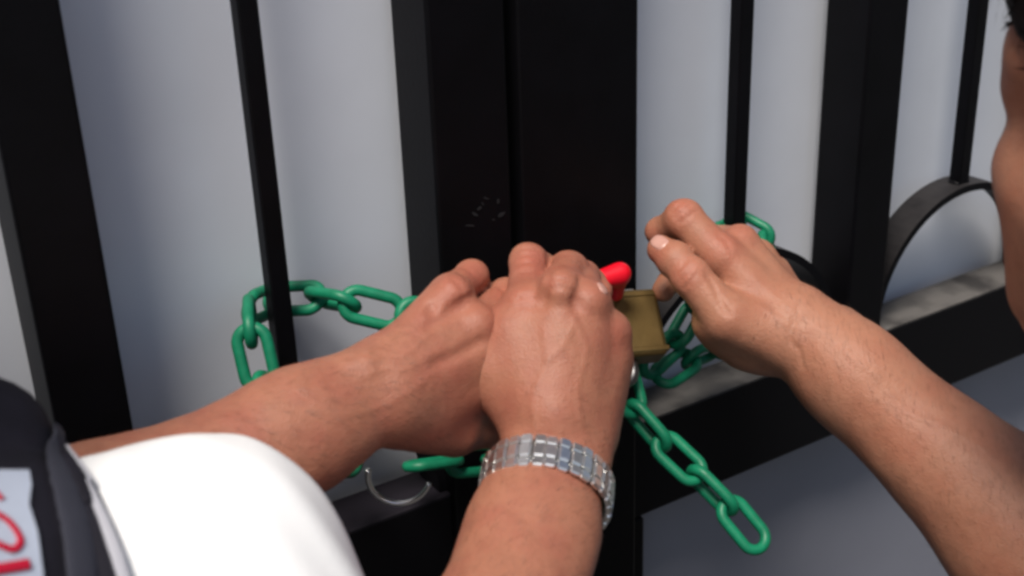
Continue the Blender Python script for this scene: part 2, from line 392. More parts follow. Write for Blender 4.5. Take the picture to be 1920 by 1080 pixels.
# right hand (with the watch)
fl = Field(np.minimum(P(840, 430, .62), np.minimum(EL1, P(1200, 900, .75)))-.06, np.maximum(P(1200, 420, .76), np.maximum(EL1, WR1))+.06, H)
cut_dn = None
back = -(RW @ np.array([0, 0, 1.0]))            # towards the camera
axis1 = unit(WR1-EL1)
palm = [(J(1012, 850, .655, 15), J(985, 572, .676, 12)), (J(1036, 845, .653, 15), J(1050, 545, .668, 12)), (J(1062, 850, .655, 15), J(1104, 568, .671, 11.5)), (J(1085, 858, .66, 14), J(1142, 625, .680, 11.5)),
        (J(1008, 815, .666, 14), J(932, 695, .674, 17.5)), (J(932, 695, .674, 17.5), J(926, 640, .680, 17)), (J(1000, 740, .660, 15), J(968, 630, .670, 16)), (J(1105, 810, .676, 15), J(1135, 680, .688, 14.5)), (J(1040, 750, .667, 22), J(1050, 650, .672, 23))]
fingers = [
    [J(985, 572, .676, 11), J(991, 492, .702, 9.8), J(1055, 522, .737, 8.4), J(1108, 545, .742, 7.3)],
    [J(1050, 545, .668, 11.4), J(1066, 508, .706, 10.4), J(1105, 532, .737, 8.8), J(1126, 546, .730, 7.0)],
    [J(1104, 568, .671, 10.6), J(1090, 522, .716, 9.8), J(1100, 580, .738, 8.4), J(1080, 605, .722, 7.4)],
    [J(1142, 625, .680, 10), J(1122, 590, .716, 8.6), J(1112, 632, .732, 7.6), J(1085, 645, .716, 6.8)],
    [J(935, 640, .694, 13), J(965, 585, .722, 11), J(1060, 566, .742, 9.0)],
]
perp1 = unit(np.cross(axis1, back)); dors1 = unit(np.cross(perp1, axis1))
arm = [((EL1, .042), (WR1-axis1*.14, .040), (dors1, 1.12)), ((WR1-axis1*.14, .040), (WR1-axis1*.04, .0275), (dors1, 1.15)), ((WR1-axis1*.04, .0275), (WR1+axis1*.012, .0262), (dors1, 1.25))]
ext = []
for a, b in ((J(1020, 780, .648, 5), J(988, 600, .668, 4)), (J(1036, 770, .646, 6), J(1050, 575, .661, 4)), (J(1056, 780, .648, 6), J(1098, 595, .666, 4))): ext.append((a, b, .016))
for px, py, dp, r in ((1050, 543, .6595, 10), (1103, 566, .6635, 9.5), (987, 572, .6685, 9.5), (1142, 622, .674, 9)): a = J(px, py, dp, r); ext.append((a, (a[0]+1e-5, a[1]), .006))
fr1 = hand_fields(fl, palm, fingers, ext, arm)
refine(fl, fr1, [([(1004, 812), (1000, 740), (1026, 680), (1018, 610)], 1.5), ([(1092, 800), (1082, 730), (1100, 660), (1078, 600)], 1.4), ([(1026, 680), (1060, 640), (1078, 600)], 1.2), ([(960, 1040), (1000, 985), (1060, 960)], 1.4)],
    [([(1022, 545), (1019, 572)], 2.5), ([(1080, 550), (1080, 578)], 2.3), ([(966, 470), (990, 464), (1014, 470)], .9), ([(962, 481), (990, 476), (1020, 481)], 1.0), ([(962, 494), (990, 490), (1020, 494)], .9), ([(968, 510), (990, 508), (1014, 511)], .8),
     ([(1044, 492), (1068, 486), (1094, 494)], .9), ([(1040, 504), (1066, 499), (1092, 506)], 1.0), ([(1026, 478), (1030, 505), (1024, 535), (1014, 560)], 1.5), ([(1088, 520), (1084, 545), (1078, 565)], 1.3),
     ([(1030, 527), (1052, 522), (1074, 528)], .8), ([(1028, 541), (1052, 537), (1078, 543)], .8), ([(966, 560), (985, 556), (1006, 562)], .8), ([(968, 575), (987, 572), (1006, 577)], .7),
     ([(965, 838), (1010, 828), (1060, 832), (1110, 850)], .8), ([(975, 822), (1020, 815), (1080, 824)], .6)])
FLUSH += [(P(990, 490, .69), .012), (P(1060, 520, .67), .016), (P(1104, 560, .665), .012), (P(985, 565, .665), .012), (P(1128, 545, .725), .010), (P(1145, 640, .67), .014)]
RH1 = nets(fl, fr1); RH1 = (wobble(RH1[0], .0004), RH1[1])

# left hand
ax = unit(WL1-EL1L)
fl = Field(np.minimum(np.minimum(EL1L, WL1), P(900, 880, .64))-.06, np.maximum(np.maximum(EL1L, WL1), P(1070, 480, .77))+.055, H)
palm = [(J(722, 690, .647, 13), J(846, 553, .672, 11)), (J(728, 712, .643, 14), J(894, 612, .672, 11.5)), (J(735, 740, .642, 15), J(925, 645, .676, 12)), (J(738, 765, .645, 15), J(935, 705, .682, 12.5)),
        (J(748, 785, .655, 15), J(850, 806, .680, 14)), (J(780, 720, .66, 18), J(880, 670, .69, 17)), (J(800, 760, .665, 17), J(890, 750, .695, 15))]
fingers = [
    [J(840, 556, .672, 10.5), J(884, 519, .695, 8.6), J(902, 550, .722, 7.6), J(935, 585, .73, 7)],
    [J(896, 612, .672, 11), J(950, 556, .705, 9.6), J(972, 590, .735, 8.2), J(1000, 600, .74, 7.2)],
    [J(925, 645, .676, 11.3), J(985, 602, .718, 9.6), J(1005, 625, .745, 8.4)],
    [J(935, 705, .682, 11.5), J(1010, 662, .722, 9.4), J(1050, 625, .745, 8.2)],
    [J(850, 806, .680, 13), J(925, 800, .705, 11), J(985, 765, .722, 8.8)],
]
dl = unit(back-ax*np.dot(back, ax))
arm = [((EL1L, .044), (WL1-ax*.15, .039), (dl, 1.1)), ((WL1-ax*.15, .039), (WL1-ax*.04, .0258), (dl, 1.1)), ((WL1-ax*.04, .0258), (WL1+ax*.01, .0240), (dl, 1.22))]
ext = [(J(672, 695, .628, 7), J(684, 690, .628, 6.5), .012)]
for a, b in ((J(745, 685, .640, 5), J(842, 566, .664, 4)), (J(750, 708, .637, 5), J(882, 608, .665, 4)), (J(755, 734, .636, 5), J(916, 655, .668, 4))): ext.append((a, b, .016))
for px, py, dp, r in ((849, 552, .6645, 9), (894, 610, .6635, 9.5)): a = J(px, py, dp, r); ext.append((a, (a[0]+1e-5, a[1]), .006))
fl1 = hand_fields(fl, palm, fingers, ext, arm)
refine(fl, fl1, [([(560, 730), (640, 720), (720, 690), (790, 640), (838, 600)], 1.5), ([(640, 780), (720, 760), (800, 710), (860, 650)], 1.4), ([(720, 690), (760, 690), (820, 660)], 1.2)],
    [([(876, 562), (842, 586), (802, 612)], 2.8), ([(905, 640), (862, 662), (812, 684)], 2.4), ([(812, 572), (808, 584)], 3.2), ([(858, 572), (878, 558), (898, 545), (916, 532)], 1.8), ([(868, 502), (884, 512), (900, 530)], .8), ([(858, 510), (872, 521), (886, 538)], .9), ([(846, 520), (860, 532), (870, 546)], .8), ([(930, 535), (945, 545), (958, 560)], .8)])
FLUSH += [(P(884, 515, .685), .014), (P(846, 555, .66), .014), (P(895, 605, .665), .014), (P(940, 560, .69), .012), (P(850, 790, .665), .02)]
LH1 = nets(fl, fl1); LH1 = (wobble(LH1[0], .0004), LH1[1])

def body_coarse(SHR, ELR, SHL, ELL, NECK, right, fwd, HEAD, hip_z, headfn=None, feet=None):
    h = .008; f_ = Field(np.minimum.reduce([SHR, ELR, SHL, ELL, NECK])-.26, np.maximum.reduce([SHR, ELR, SHL, ELL, NECK])+.26, h)
    lo = f_.lo.copy(); lo[2] = -.01; hi = f_.ax[0][-1], f_.ax[1][-1], HEAD[2]+.16
    f_ = Field(lo, hi, h); b = f_.blank(); up = np.array([0, 0, 1.0])
    base = np.array([NECK[0], NECK[1], 0.0])
    chest = base+up*(NECK[2]-.20); waist = base+up*(NECK[2]-.42); hip = base+up*hip_z
    sq = (fwd, 1.35)
    f_.prim(b, chest+right*.055, chest-right*.055, .125, .125, .05, (fwd, 1.2)); f_.prim(b, chest, waist, .145, .135, .06, sq); f_.prim(b, waist, hip, .135, .15, .06, sq)
    f_.prim(b, NECK-up*.06, NECK+up*.06, .062, .056, .05)
    for S, E in ((SHR, ELR), (SHL, ELL)):
        f_.prim(b, NECK-up*.055, S, .05, .05, .05); f_.prim(b, S, E, .050, .043, .03)
    for s in (-1, 1):
        hj = hip+right*s*.085; kn = np.array([hj[0], hj[1], .48])+fwd*.03; an = np.array([hj[0], hj[1], .08])-fwd*.01
        f_.prim(b, hj, kn, .085, .058, .04); f_.prim(b, kn, an, .056, .04, .03); f_.prim(b, an-up*.03, an-up*.04+fwd*.15, .038, .03, .02)
    return f_, b, dict(chest=chest, waist=waist, hip=hip)
def head_prims(f_, b, c, fwd, right, up):
    """c = centre of the head at eye height; fwd = where the face points"""
    def q(x, y, z): return c+right*x*MM+fwd*y*MM+up*z*MM
    pr = f_.prim
    pr(b, q(0, -28, 35), q(0, 8, 38), .079, .074, .02, (right, 1.04)); pr(b, q(0, 10, -20), q(0, 18, -60), .062, .048, .03); pr(b, q(0, 40, 18), q(0, 46, 40), .046, .046, .03)
    for s in (-1, 1):
        pr(b, q(s*44, 48, -28), q(s*34, 62, -34), .024, .022, .022); pr(b, q(s*50, 10, -50), q(s*24, 62, -95), .026, .024, .025)
        pr(b, q(s*18, 82, 17), q(s*44, 66, 18), .009, .006, .014); pr(b, q(s*51, 34, -38), q(s*42, 46, -82), .022, .020, .022); pr(b, q(s*50, 46, 8), q(s*54, 34, 20), .016, .018, .02)
        pr(b, q(s*32, 84, 0), q(s*32, 84, 0.1), .011, .011, .012, None, True)
        pr(b, q(s*32, 70, 0), q(s*32, 70, .1), .0125, .0125, .003)
        pr(b, q(s*77, -14, 12), q(s*80, -20, -12), .013, .010, .008, (right, 1.9)); pr(b, q(s*80, -24, 14), q(s*82, -26, 2), .016, .014, .004, (right, 3.0))
    pr(b, q(0, 86, 4), q(0, 104, -28), .010, .0125, .010); pr(b, q(0, 92, -38), q(0, 88, -40), .013, .013, .008)
    for s in (-1, 1): pr(b, q(s*13, 86, -38), q(s*12, 84, -38), .009, .009, .006)
    pr(b, q(0, 70, -60), q(0, 72, -70), .030, .028, .02)
    pr(b, q(-20, 86, -62), q(20, 86, -62), .007, .007, .006); pr(b, q(-17, 86, -73), q(17, 86, -73), .008, .008, .006); pr(b, q(0, 76, -98), q(0, 70, -102), .022, .020, .018)
HEAD1 = NECK1+np.array([0, 0, .165])+torso_fwd*.06
cf, cb, jt = body_coarse(SH1, EL1, SH1L, EL1L, NECK1, torso_right, torso_fwd, HEAD1, .90)
body1_clothless = cb.copy()
head_prims(cf, cb, HEAD1, unit(torso_fwd+np.array([0, 0, -.35])), torso_right, unit(np.cross(torso_right, unit(torso_fwd+np.array([0, 0, -.35])))))
CB1 = nets(cf, cb)
person1 = empty('person', (NECK1[0], NECK1[1], 0)); tag(person1, 'person in white short-sleeved shirt and dark vest, both hands on the padlock, steel watch', 'person')
b1 = link('body', flush(soft_mesh([RH1, LH1, CB1])), SKIN1, person1, True)
bv_r1 = bvh_of([RH1]); bv_l1 = bvh_of([LH1])
# --- clothes
def cloth_field(f_, prims, k=.02):
    b = f_.blank()
    for p in prims: f_.prim(b, *p[:4], p[4] if len(p) > 4 else k, p[5] if len(p) > 5 else None)
    return b
up = np.array([0, 0, 1.0])
# shirt sleeves: the shoulder cap and the loose short sleeve
def sleeve(S, E, n_dir, r0=.054, r1=.060, length=.62):
    e = S+(E-S)*length
    f_ = Field(np.minimum(np.minimum(S, e), n_dir)-.10, np.maximum(np.maximum(S, e), n_dir)+.10, .003)
    b = f_.blank(); f_.prim(b, n_dir, S, .056, r0, .03); f_.prim(b, S, e, r0, r1, .03)
    # cloth folds along the sleeve
    X, Y, Z = np.meshgrid(*f_.ax, indexing='ij'); a = unit(E-S); t = (X-S[0])*a[0]+(Y-S[1])*a[1]+(Z-S[2])*a[2]
    b += (0.0007*np.sin(t*70+6*np.sin(X*40+Y*30))*np.sin(X*55-Y*35+Z*25)).astype(np.float32)
    d = (t-np.linalg.norm(e-S)).astype(np.float32); b = np.maximum(b, d)      # hem
    return nets(f_, b)
SLR = sleeve(SH1, EL1, SH1-torso_right*.06+up*.008); SLL = sleeve(SH1L, EL1L, SH1L+torso_right*.06+up*.012)
shirt = link('shirt', soft_mesh([SLR, SLL]), WHITE, person1, True)
# vest: torso shell a little proud of the body
vf = Field(np.array([NECK1[0], NECK1[1], NECK1[2]])-np.array([.34, .30, .62]), NECK1+np.array([.34, .30, .12]), .005)
vb = vf.blank(); ch = jt['chest']; wa = jt['waist']; hi_ = jt['hip']
vf.prim(vb, ch+torso_right*.06, ch-torso_right*.06, .136, .136, .05, (torso_fwd, 1.2)); vf.prim(vb, ch, wa, .156, .148, .06, (torso_fwd, 1.3)); vf.prim(vb, wa, hi_+up*.05, .148, .162, .06, (torso_fwd, 1.3))
for S, s in ((SH1, -1), (SH1L, 1)): vf.prim(vb, NECK1-up*.005, S+torso_right*s*.082+up*.018, .068, .062, .05)
vf.prim(vb, NECK1-up*.02, NECK1+up*.15, .066, .068, .02, None, True)
vf.prim(vb, P(-38, 838, .487), P(-330, 770, .47), .027, .038, .02)      # folded hood on the shoulder
VEST = nets(vf, vb); bv_v = bvh_of([VEST])
vest = link('vest', soft_mesh([VEST]), NAVY, person1, True)
trous = cf.blank()
for s in (-1, 1):
    hj = hi_+torso_right*s*.085; kn = np.array([hj[0], hj[1], .48])+torso_fwd*.03; an = np.array([hj[0], hj[1], .10])-torso_fwd*.01
    cf.prim(trous, hj, kn, .105, .078, .04); cf.prim(trous, kn, an, .076, .066, .03)
cf.prim(trous, hi_+up*.06, hi_-up*.02, .155, .165, .04, (torso_fwd, 1.3))
link('trousers', soft_mesh([nets(cf, trous)]), TROUS, person1, True)
# shoes
for s in (-1, 1):
    hj = hi_+torso_right*s*.085
    sf = Field(np.array([hj[0], hj[1], 0])-np.array([.25, .25, 0]), np.array([hj[0], hj[1], .16])+np.array([.25, .25, 0]), .006); sb = sf.blank()
    a = np.array([hj[0], hj[1], .05])-torso_fwd*.03
    sf.prim(sb, a, a+torso_fwd*.16-up*.008, .046, .042, .02); sf.prim(sb, a+up*.05, a+up*.02, .045, .045, .02)
    link('shoe', soft_mesh([nets(sf, sb)]), SHOE, person1, True)
# hair
def hair_cap(HEADC, fwd, right, parent, lift=1.0, seed=3):
    u_ = unit(np.cross(right, fwd))
    def q(x, y, z): return HEADC+right*x*MM+fwd*y*MM+u_*z*MM
    hf = Field(HEADC-.16, HEADC+.17, .004); hb = hf.blank()
    hf.prim(hb, q(0, -30, 40), q(0, 8, 46), .086, .080, .02); hf.prim(hb, q(0, -40, 0), q(0, -52, -30), .070, .060, .03)
    hf.prim(hb, q(0, 100, -10), q(0, 70, -8), .096, .092, .012, None, True)
    hf.prim(hb, q(-200, 40, -60), q(200, 40, -60), .070, .070, .012, None, True)
    hf.prim(hb, q(-200, -30, -75), q(200, -30, -75), .045, .045, .012, None, True)
    hp = nets(hf, hb); o = link('hair', soft_mesh([hp]), HAIR, parent, True)
    # short locks standing off the cap
    nv = len(hp[0]); sel = np.random.default_rng(seed).choice(nv, 2600); vs_, fs = [], []; r_ = random.Random(seed)
    for i in sel:
        p = hp[0][i]; d = p-q(0, -15, 25)
        nrm = unit(d); tv = unit(np.cross(nrm, [r_.uniform(-1, 1), r_.uniform(-1, 1), r_.uniform(-1, 1)])); dr = unit(nrm*.45-fwd*.3+tv*.8-u_*.3)
        sd = np.cross(dr, nrm)*.0009; L_ = r_.uniform(.010, .02); k = len(vs_); p = p-nrm*.002
        vs_ += [p-sd, p+sd, p+dr*L_*.6+sd*.7, p+dr*L_*.6-sd*.7, p+dr*L_-nrm*.002]; fs += [(k, k+1, k+2, k+3), (k+3, k+2, k+4)]
    lk = link('hair_lock', mesh_from(vs_, fs), HAIR, o, True); lk['kind'] = 'stuff'
hf1 = unit(torso_fwd+np.array([0, 0, -.35])); hair_cap(HEAD1, hf1, torso_right, person1)

def along(bvh, pix, off, n=40):
    c = catmull([np.array([a, b, 0.0]) for a, b in pix], 12); pts, nr = [], []
    for p in c:
        h = shoot(bvh, p[0], p[1])
        if h is None: continue
        pts.append(h[0]+h[1]*off); nr.append(h[1])
    return pts, nr
# everything worn on the vest, laid on its cloth
bv_c = bvh_of([VEST, SLR])
pts, nr = along(bv_v, [(97, 806), (106, 850), (122, 930), (138, 1000), (148, 1080), (158, 1200), (170, 1350)], .0025)
if len(pts) > 3: link('strap', tube_mesh(pts, .0065, 12, flat=(nr, .0011)), STRAP, vest, True, True)
pts, nr = along(bv_c, [(96, 838), (124, 880), (152, 930), (184, 1005), (208, 1080), (235, 1180), (262, 1300)], .0030)
band = link('armhole_band', tube_mesh(pts, [.0030+.0026*min(1, i/40) for i in range(len(pts))], 14, flat=(nr, .0026)), NAVY, vest, True, True)
pts, nr = along(bv_c, [(108, 858), (138, 898), (168, 945), (200, 1010), (226, 1080), (254, 1180), (282, 1300)], .0052)
link('piping', tube_mesh(pts, [.0008+.0016*min(1, i/40) for i in range(len(pts))], 12, flat=(nr, .0010)), PIPING, band, True, True)
def panel_edge(y): return float(np.interp(y, [890, 915, 950, 1000, 1080, 1300], [52, 56, 50, 66, 76, 95]))
rows = []; nx, ny = 26, 26
for j in range(ny+1):
    y = 888+(1320-888)*(j/ny)**1.3; row = []
    for i in range(nx+1):
        x = -330+(panel_edge(y)+330)*i/nx
        h = shoot(bv_v, x, y+.12*min(0, -x)*0); row.append(None if h is None else h[0]+h[1]*.0016)
    rows.append(row)
vs_, ix, fs = [], {}, []
for j, row in enumerate(rows):
    for i, p in enumerate(row):
        if p is not None: ix[(i, j)] = len(vs_); vs_.append(p)
for j in range(ny):
    for i in range(nx):
        k = [(i, j), (i, j+1), (i+1, j+1), (i+1, j)]
        if all(c in ix for c in k): fs.append(tuple(ix[c] for c in k))
PVER, PFAC = vs_, fs
if fs:
    pan = link('back_panel', mesh_from(vs_, fs), PANEL, vest, True, True)
    bv_p = BVHTree.FromPolygons([tuple(map(float, v)) for v in vs_], fs)
    for pix, w in (([(-45, 958), (-15, 962), (12, 976), (32, 1000), (37, 1018), (24, 1031), (2, 1024), (-30, 1008)], .0013), ([(-60, 1074), (-20, 1070), (20, 1064), (54, 1058)], .0019), ([(-40, 905), (-20, 916), (4, 938)], .0011)):
        pts, nr = along(bv_p, pix, .0006)
        nr = [n_ if np.dot(n_, back) > 0 else -n_ for n_ in nr]
        if len(pts) > 3: link('red_letter', tube_mesh(pts, w, 8, flat=(nr, .0005)), REDC, pan, True, True)

# ================================================================== person 2: bare forearm from the right, face at the edge
WR2 = P(1511, 628, .765); F2 = P(1835, 917, .726); EL2 = WR2+unit(F2-WR2)*.25
ax = unit(WR2-EL2)
fl = Field(np.minimum(np.minimum(EL2, WR2), P(1200, 400, .80))-.065, np.maximum(np.maximum(EL2, WR2), P(1200, 360, .82))+.065, H)
palm = [(J(1478, 618, .760, 15), J(1352, 478, .772, 12)), (J(1482, 600, .770, 15), J(1386, 458, .787, 11.6)), (J(1490, 596, .78, 14), J(1420, 482, .803, 11)), (J(1495, 598, .79, 13), J(1450, 512, .815, 10.5)),
        (J(1462, 638, .757, 15), J(1366, 596, .752, 14.5)), (J(1440, 640, .775, 20), J(1368, 606, .770, 18)), (J(1400, 640, .775, 16), J(1345, 600, .765, 14)), (J(1450, 600, .785, 17), J(1400, 530, .795, 15))]
fingers = [
    [J(1350, 482, .770, 12.6), J(1282, 409, .776, 11.0), J(1238, 434, .793, 8.2), J(1243, 458, .806, 7)],
    [J(1386, 458, .787, 11.2), J(1318, 446, .822, 9.2), J(1276, 500, .818, 8.2), J(1244, 545, .806, 7.2)],
    [J(1420, 482, .803, 10.6), J(1350, 480, .835, 8.8), J(1300, 520, .838, 7.8), J(1304, 545, .836, 7)],
    [J(1450, 512, .815, 10), J(1390, 530, .842, 8.2), J(1340, 560, .835, 7.2)],
    [J(1362, 594, .752, 14), J(1296, 520, .755, 11.0), J(1266, 487, .762, 10.2), J(1239, 468, .768, 8.7)],
]
d2 = unit(back-ax*np.dot(back, ax)); pz = unit(np.cross(ax, d2))
arm = [((EL2, .046), (WR2-ax*.17, .045), (d2, 1.05)), ((WR2-ax*.17, .045), (WR2-ax*.035, .0275), (d2, .95)), ((WR2-ax*.035, .0275), (WR2+ax*.008, .0245), (d2, .9))]
ext = []
for px, py, dp, r in ((1388, 456, .782, 9.5), (1354, 476, .767, 9)): a = J(px, py, dp, r); ext.append((a, (a[0]+1e-5, a[1]), .006))
ext.append((J(1580, 608, .775, 9), J(1592, 614, .775, 8.5), .016))
for a, b in ((J(1470, 590, .757, 2.8), J(1364, 488, .763, 2.6)),): ext.append((a, b, .010))
fr2 = hand_fields(fl, palm, fingers, ext, arm)
refine(fl, fr2, [([(1690, 730), (1610, 680), (1540, 620), (1470, 570), (1410, 520)], 1.5), ([(1860, 850), (1770, 800), (1700, 770), (1640, 700)], 1.6), ([(1540, 620), (1480, 610), (1420, 570)], 1.2)],
    [([(1284, 541), (1298, 524), (1312, 504)], .9), ([(1274, 530), (1288, 513), (1300, 495)], 1.0), ([(1264, 520), (1277, 503), (1289, 485)], .8), ([(1262, 408), (1276, 400), (1296, 384)], .9), ([(1270, 418), (1286, 410), (1306, 394)], 1.0), ([(1255, 398), (1267, 390), (1284, 376)], .8),
     ([(1322, 512), (1336, 532), (1352, 570), (1366, 590)], 1.6), ([(1345, 440), (1362, 452), (1370, 470)], .8), ([(1480, 640), (1500, 660), (1505, 690)], .7), ([(1500, 560), (1490, 600), (1478, 640)], .7)])
FLUSH += [(P(1278, 395, .77), .012), (P(1290, 515, .75), .012), (P(1360, 460, .765), .015), (P(1390, 445, .78), .012), (P(1240, 480, .762), .010), (P(1225, 450, .785), .010)]
RH2 = nets(fl, fr2); RH2 = (wobble(RH2[0], .0004), RH2[1])
f2 = unit([-.20, .95, -.22]); r2 = unit(np.cross(f2, [0, 0, 1])); u2 = np.cross(r2, f2)
HEAD2 = P(2292, 176, .515)
hf = Field(HEAD2-.16, HEAD2+.16, .0025); hb = hf.blank(); head_prims(hf, hb, HEAD2, f2, r2, u2); hf.prim(hb, HEAD2-u2*.05-f2*.02, HEAD2-u2*.088-f2*.03, .054, .054, .03); HD2 = nets(hf, hb)
t2f = unit([-.92, .40, 0]); t2r = unit(np.cross(t2f, [0, 0, 1]))
NECK2 = HEAD2-np.array([0, 0, .17])-t2f*.10; SH2 = NECK2+t2r*.19+t2f*.05-up*.07; SH2L = NECK2-t2r*.19-up*.07
EL2L = SH2L+np.array([0, 0, -.29])+t2f*.03; HL2 = EL2L+np.array([0, 0, -.24])+t2f*.06
cf, cb, jt2 = body_coarse(SH2, EL2, SH2L, EL2L, NECK2, t2r, t2f, HEAD2, .86)
sh2 = cb-np.float32(.011); cf.prim(cb, HEAD2-u2*.05-f2*.02, NECK2, .055, .058, .03)
cf.prim(cb, EL2L, HL2, .042, .028, .02); cf.prim(cb, HL2, HL2-up*.09+t2f*.01, .03, .026, .02, (t2r, 1.5))
for q_ in range(4): cf.prim(cb, HL2-up*.08+t2f*(-.026+.018*q_), HL2-up*(.15+.01*(q_ in (1, 2)))+t2f*(-.02+.018*q_), .0105, .009, .006)
cf.prim(cb, HL2-up*.03+t2f*.03, HL2-up*.09+t2f*.06, .013, .010, .01)
person2 = empty('person', (NECK2[0], NECK2[1], 0)); tag(person2, 'person cut by the right picture edge, bare forearm reaching in to the padlock', 'person')
link('body', flush(soft_mesh([RH2, HD2, nets(cf, cb)])), SKIN2, person2, True)
bv_r2 = bvh_of([RH2]); bv_h2 = bvh_of([HD2])
sf = cf; sb = sf.blank(); ch, wa, hi_ = jt2['chest'], jt2['waist'], jt2['hip']
sb = sh2
sf.prim(sb, NECK2+up*.012, NECK2+up*.3, .080, .085, .01, None, True)
for S, E in ((SH2, EL2), (SH2L, EL2L)):
    h_ = S+(E-S)*(.72 if np.linalg.norm(E-S) > .25 else 1.0); sf.prim(sb, h_, E+(E-S)*.25, .066, .07, .004, None, True)
Zg = sf.ax[2][None, None, :]; sb = np.maximum(sb, (hi_[2]-.02-Zg).astype(np.float32)+0*sb)
link('shirt', soft_mesh([nets(sf, sb)]), GREYSH, person2, True)
sb = sf.blank()
for s in (-1, 1):
    hj = hi_+t2r*s*.085; kn = np.array([hj[0], hj[1], .48])+t2f*.03; an = np.array([hj[0], hj[1], .10])-t2f*.01
    sf.prim(sb, hj, kn, .105, .078, .04); sf.prim(sb, kn, an, .076, .066, .03)
link('trousers', soft_mesh([nets(sf, sb)]), TROUS, person2, True)
hair_cap(HEAD2, f2, r2, person2, seed=5)
for s in (-1, 1):   # eyebrows and lashes
    vs_, fs = [], []; rr = random.Random(11+s)
    for i in range(90):
        t = rr.random(); p = HEAD2+r2*s*(.016+.036*t)+f2*(.094-.022*t*t)+u2*(.018+.006*math.sin(t*2.6)+rr.uniform(-.003, .003)); hq = bv_h2.find_nearest(V(p)); p = np.array(hq[0]); hn = np.array(hq[1]); d = unit(r2*s+u2*rr.uniform(-.2, .5)+hn*.12); d = unit(d-hn*(np.dot(d, hn)-.12)); sd = np.cross(d, f2)*.0006; k = len(vs_)
        vs_ += [p-sd, p+sd, p+d*.008]; fs.append((k, k+1, k+2))
    link('eyebrow', mesh_from(vs_, fs), HAIR, person2, True)
    vs_, fs = [], []
    for i in range(40):
        t = rr.random(); p = HEAD2+r2*s*(.022+.022*t)+f2*(.080-.008*abs(t-.4))+u2*.003; d = unit(f2*.9+r2*s*(t-.3)*.9+u2*.12); sd = np.cross(d, u2)*.0007; k = len(vs_)
        vs_ += [p-sd, p+sd, p+d*.008]; fs.append((k, k+1, k+2))
    link('eyelash', mesh_from(vs_, fs), HAIR, person2, True)

# nails
def nail(bvh, px, py, toward, w, l, parent):
    h = shoot(bvh, px, py)
    if h is None: return
    c, n_ = h; t = unit(toward-n_*np.dot(toward, n_)); s_ = np.cross(n_, t); vs_, fs = [], []; nr_, ns = 6, 20
    for i in range(nr_+1):
        for k in range(ns):
            a = 2*math.pi*k/ns; r = i/nr_; e = 2.6
            cx = abs(math.cos(a))**(2/e)*math.copysign(1, math.cos(a))*w*r; cy = abs(math.sin(a))**(2/e)*math.copysign(1, math.sin(a))*l*r
            p = c+s_*cx+t*cy; q = bvh.find_nearest(V(p)); base = np.array(q[0]); nn = np.array(q[1]); vs_.append(base+nn*(.0007 if r < .9 else -.0002))
    for i in range(nr_):
        for k in range(ns): fs.append((i*ns+k, i*ns+(k+1) % ns, (i+1)*ns+(k+1) % ns, (i+1)*ns+k))
    link('fingernail', mesh_from(vs_, fs), NAIL, parent, True, True)
nail(bv_r2, 1234, 452, P(1238, 474, .769)-P(1296, 524, .755), .0056, .0068, person2)
nail(bv_r1, 1130, 540, P(1126, 546, .730)-P(1105, 532, .737), .0034, .0042, person1)

# ================================================================== the watch
wroot = empty('wristwatch', WR1-axis1*.03); tag(wroot, 'silver steel watch with link bracelet on the wrist at bottom centre', 'watch')
CW = WR1-axis1*.011; tilt = unit(axis1-perp1*.13-dors1*.02)
pa = unit(perp1-tilt*np.dot(perp1, tilt)); pd = np.cross(pa, tilt)
if np.dot(pd, dors1) < 0: pd = -pd
ring_pts = []
for i in range(180):
    a = 2*math.pi*i/180; d = pa*math.cos(a)+pd*math.sin(a); h = bv_r1.ray_cast(V(CW+d*.075), V(-d)); r = np.linalg.norm(np.array(h[0])-CW) if h[0] is not None else .028
    ring_pts.append(r+.0026+.0016*max(0, math.cos(a-.1))+.0015*max(0, -math.sin(a)))
ring_r = np.array(ring_pts); ring_r = np.mean([np.roll(ring_r, k) for k in range(-7, 8)], axis=0)
full = [CW+(pa*math.cos(2*math.pi*i/180)+pd*math.sin(2*math.pi*i/180))*ring_r[i] for i in range(180)]
seg = np.array([np.linalg.norm(full[(i+1) % 180]-full[i]) for i in range(180)]); cum = np.concatenate([[0], np.cumsum(seg)]); tot = cum[-1]; NL = int(round(tot/.0062))
def link_mesh():
    bm = bmesh.new()
    for z0, z1, t in ((-.0104, -.0046, .0030), (-.0045, .0045, .0036), (.0046, .0104, .0030)):
        r = bmesh.ops.create_cube(bm, size=1.0); v = r['verts']; bmesh.ops.scale(bm, vec=(.0061, t, z1-z0), verts=v); bmesh.ops.translate(bm, vec=(0, 0, (z0+z1)/2), verts=v)
    bmesh.ops.bevel(bm, geom=bm.edges[:], offset=.0009, segments=3, affect='EDGES'); me = bpy.data.meshes.new('bracelet_link'); bm.to_mesh(me); bm.free(); return me
bk = [CW+unit(p-CW)*(np.linalg.norm(p-CW)-.0013) for p in full[::3]]; bn = [unit(p-CW) for p in bk]
link('bracelet_backing', tube_mesh(bk, .0088, 10, True, flat=(bn, .0006)), STEELB, wroot, True, True)
lm = link_mesh(); lm.materials.append(STEEL); CASE_A = math.radians(240)
def place(o, x, y, z, c):
    m = Matrix(((x[0], y[0], z[0], c[0]), (x[1], y[1], z[1], c[1]), (x[2], y[2], z[2], c[2]), (0, 0, 0, 1)))
    o.matrix_world = m if o.parent is None else m
    return m
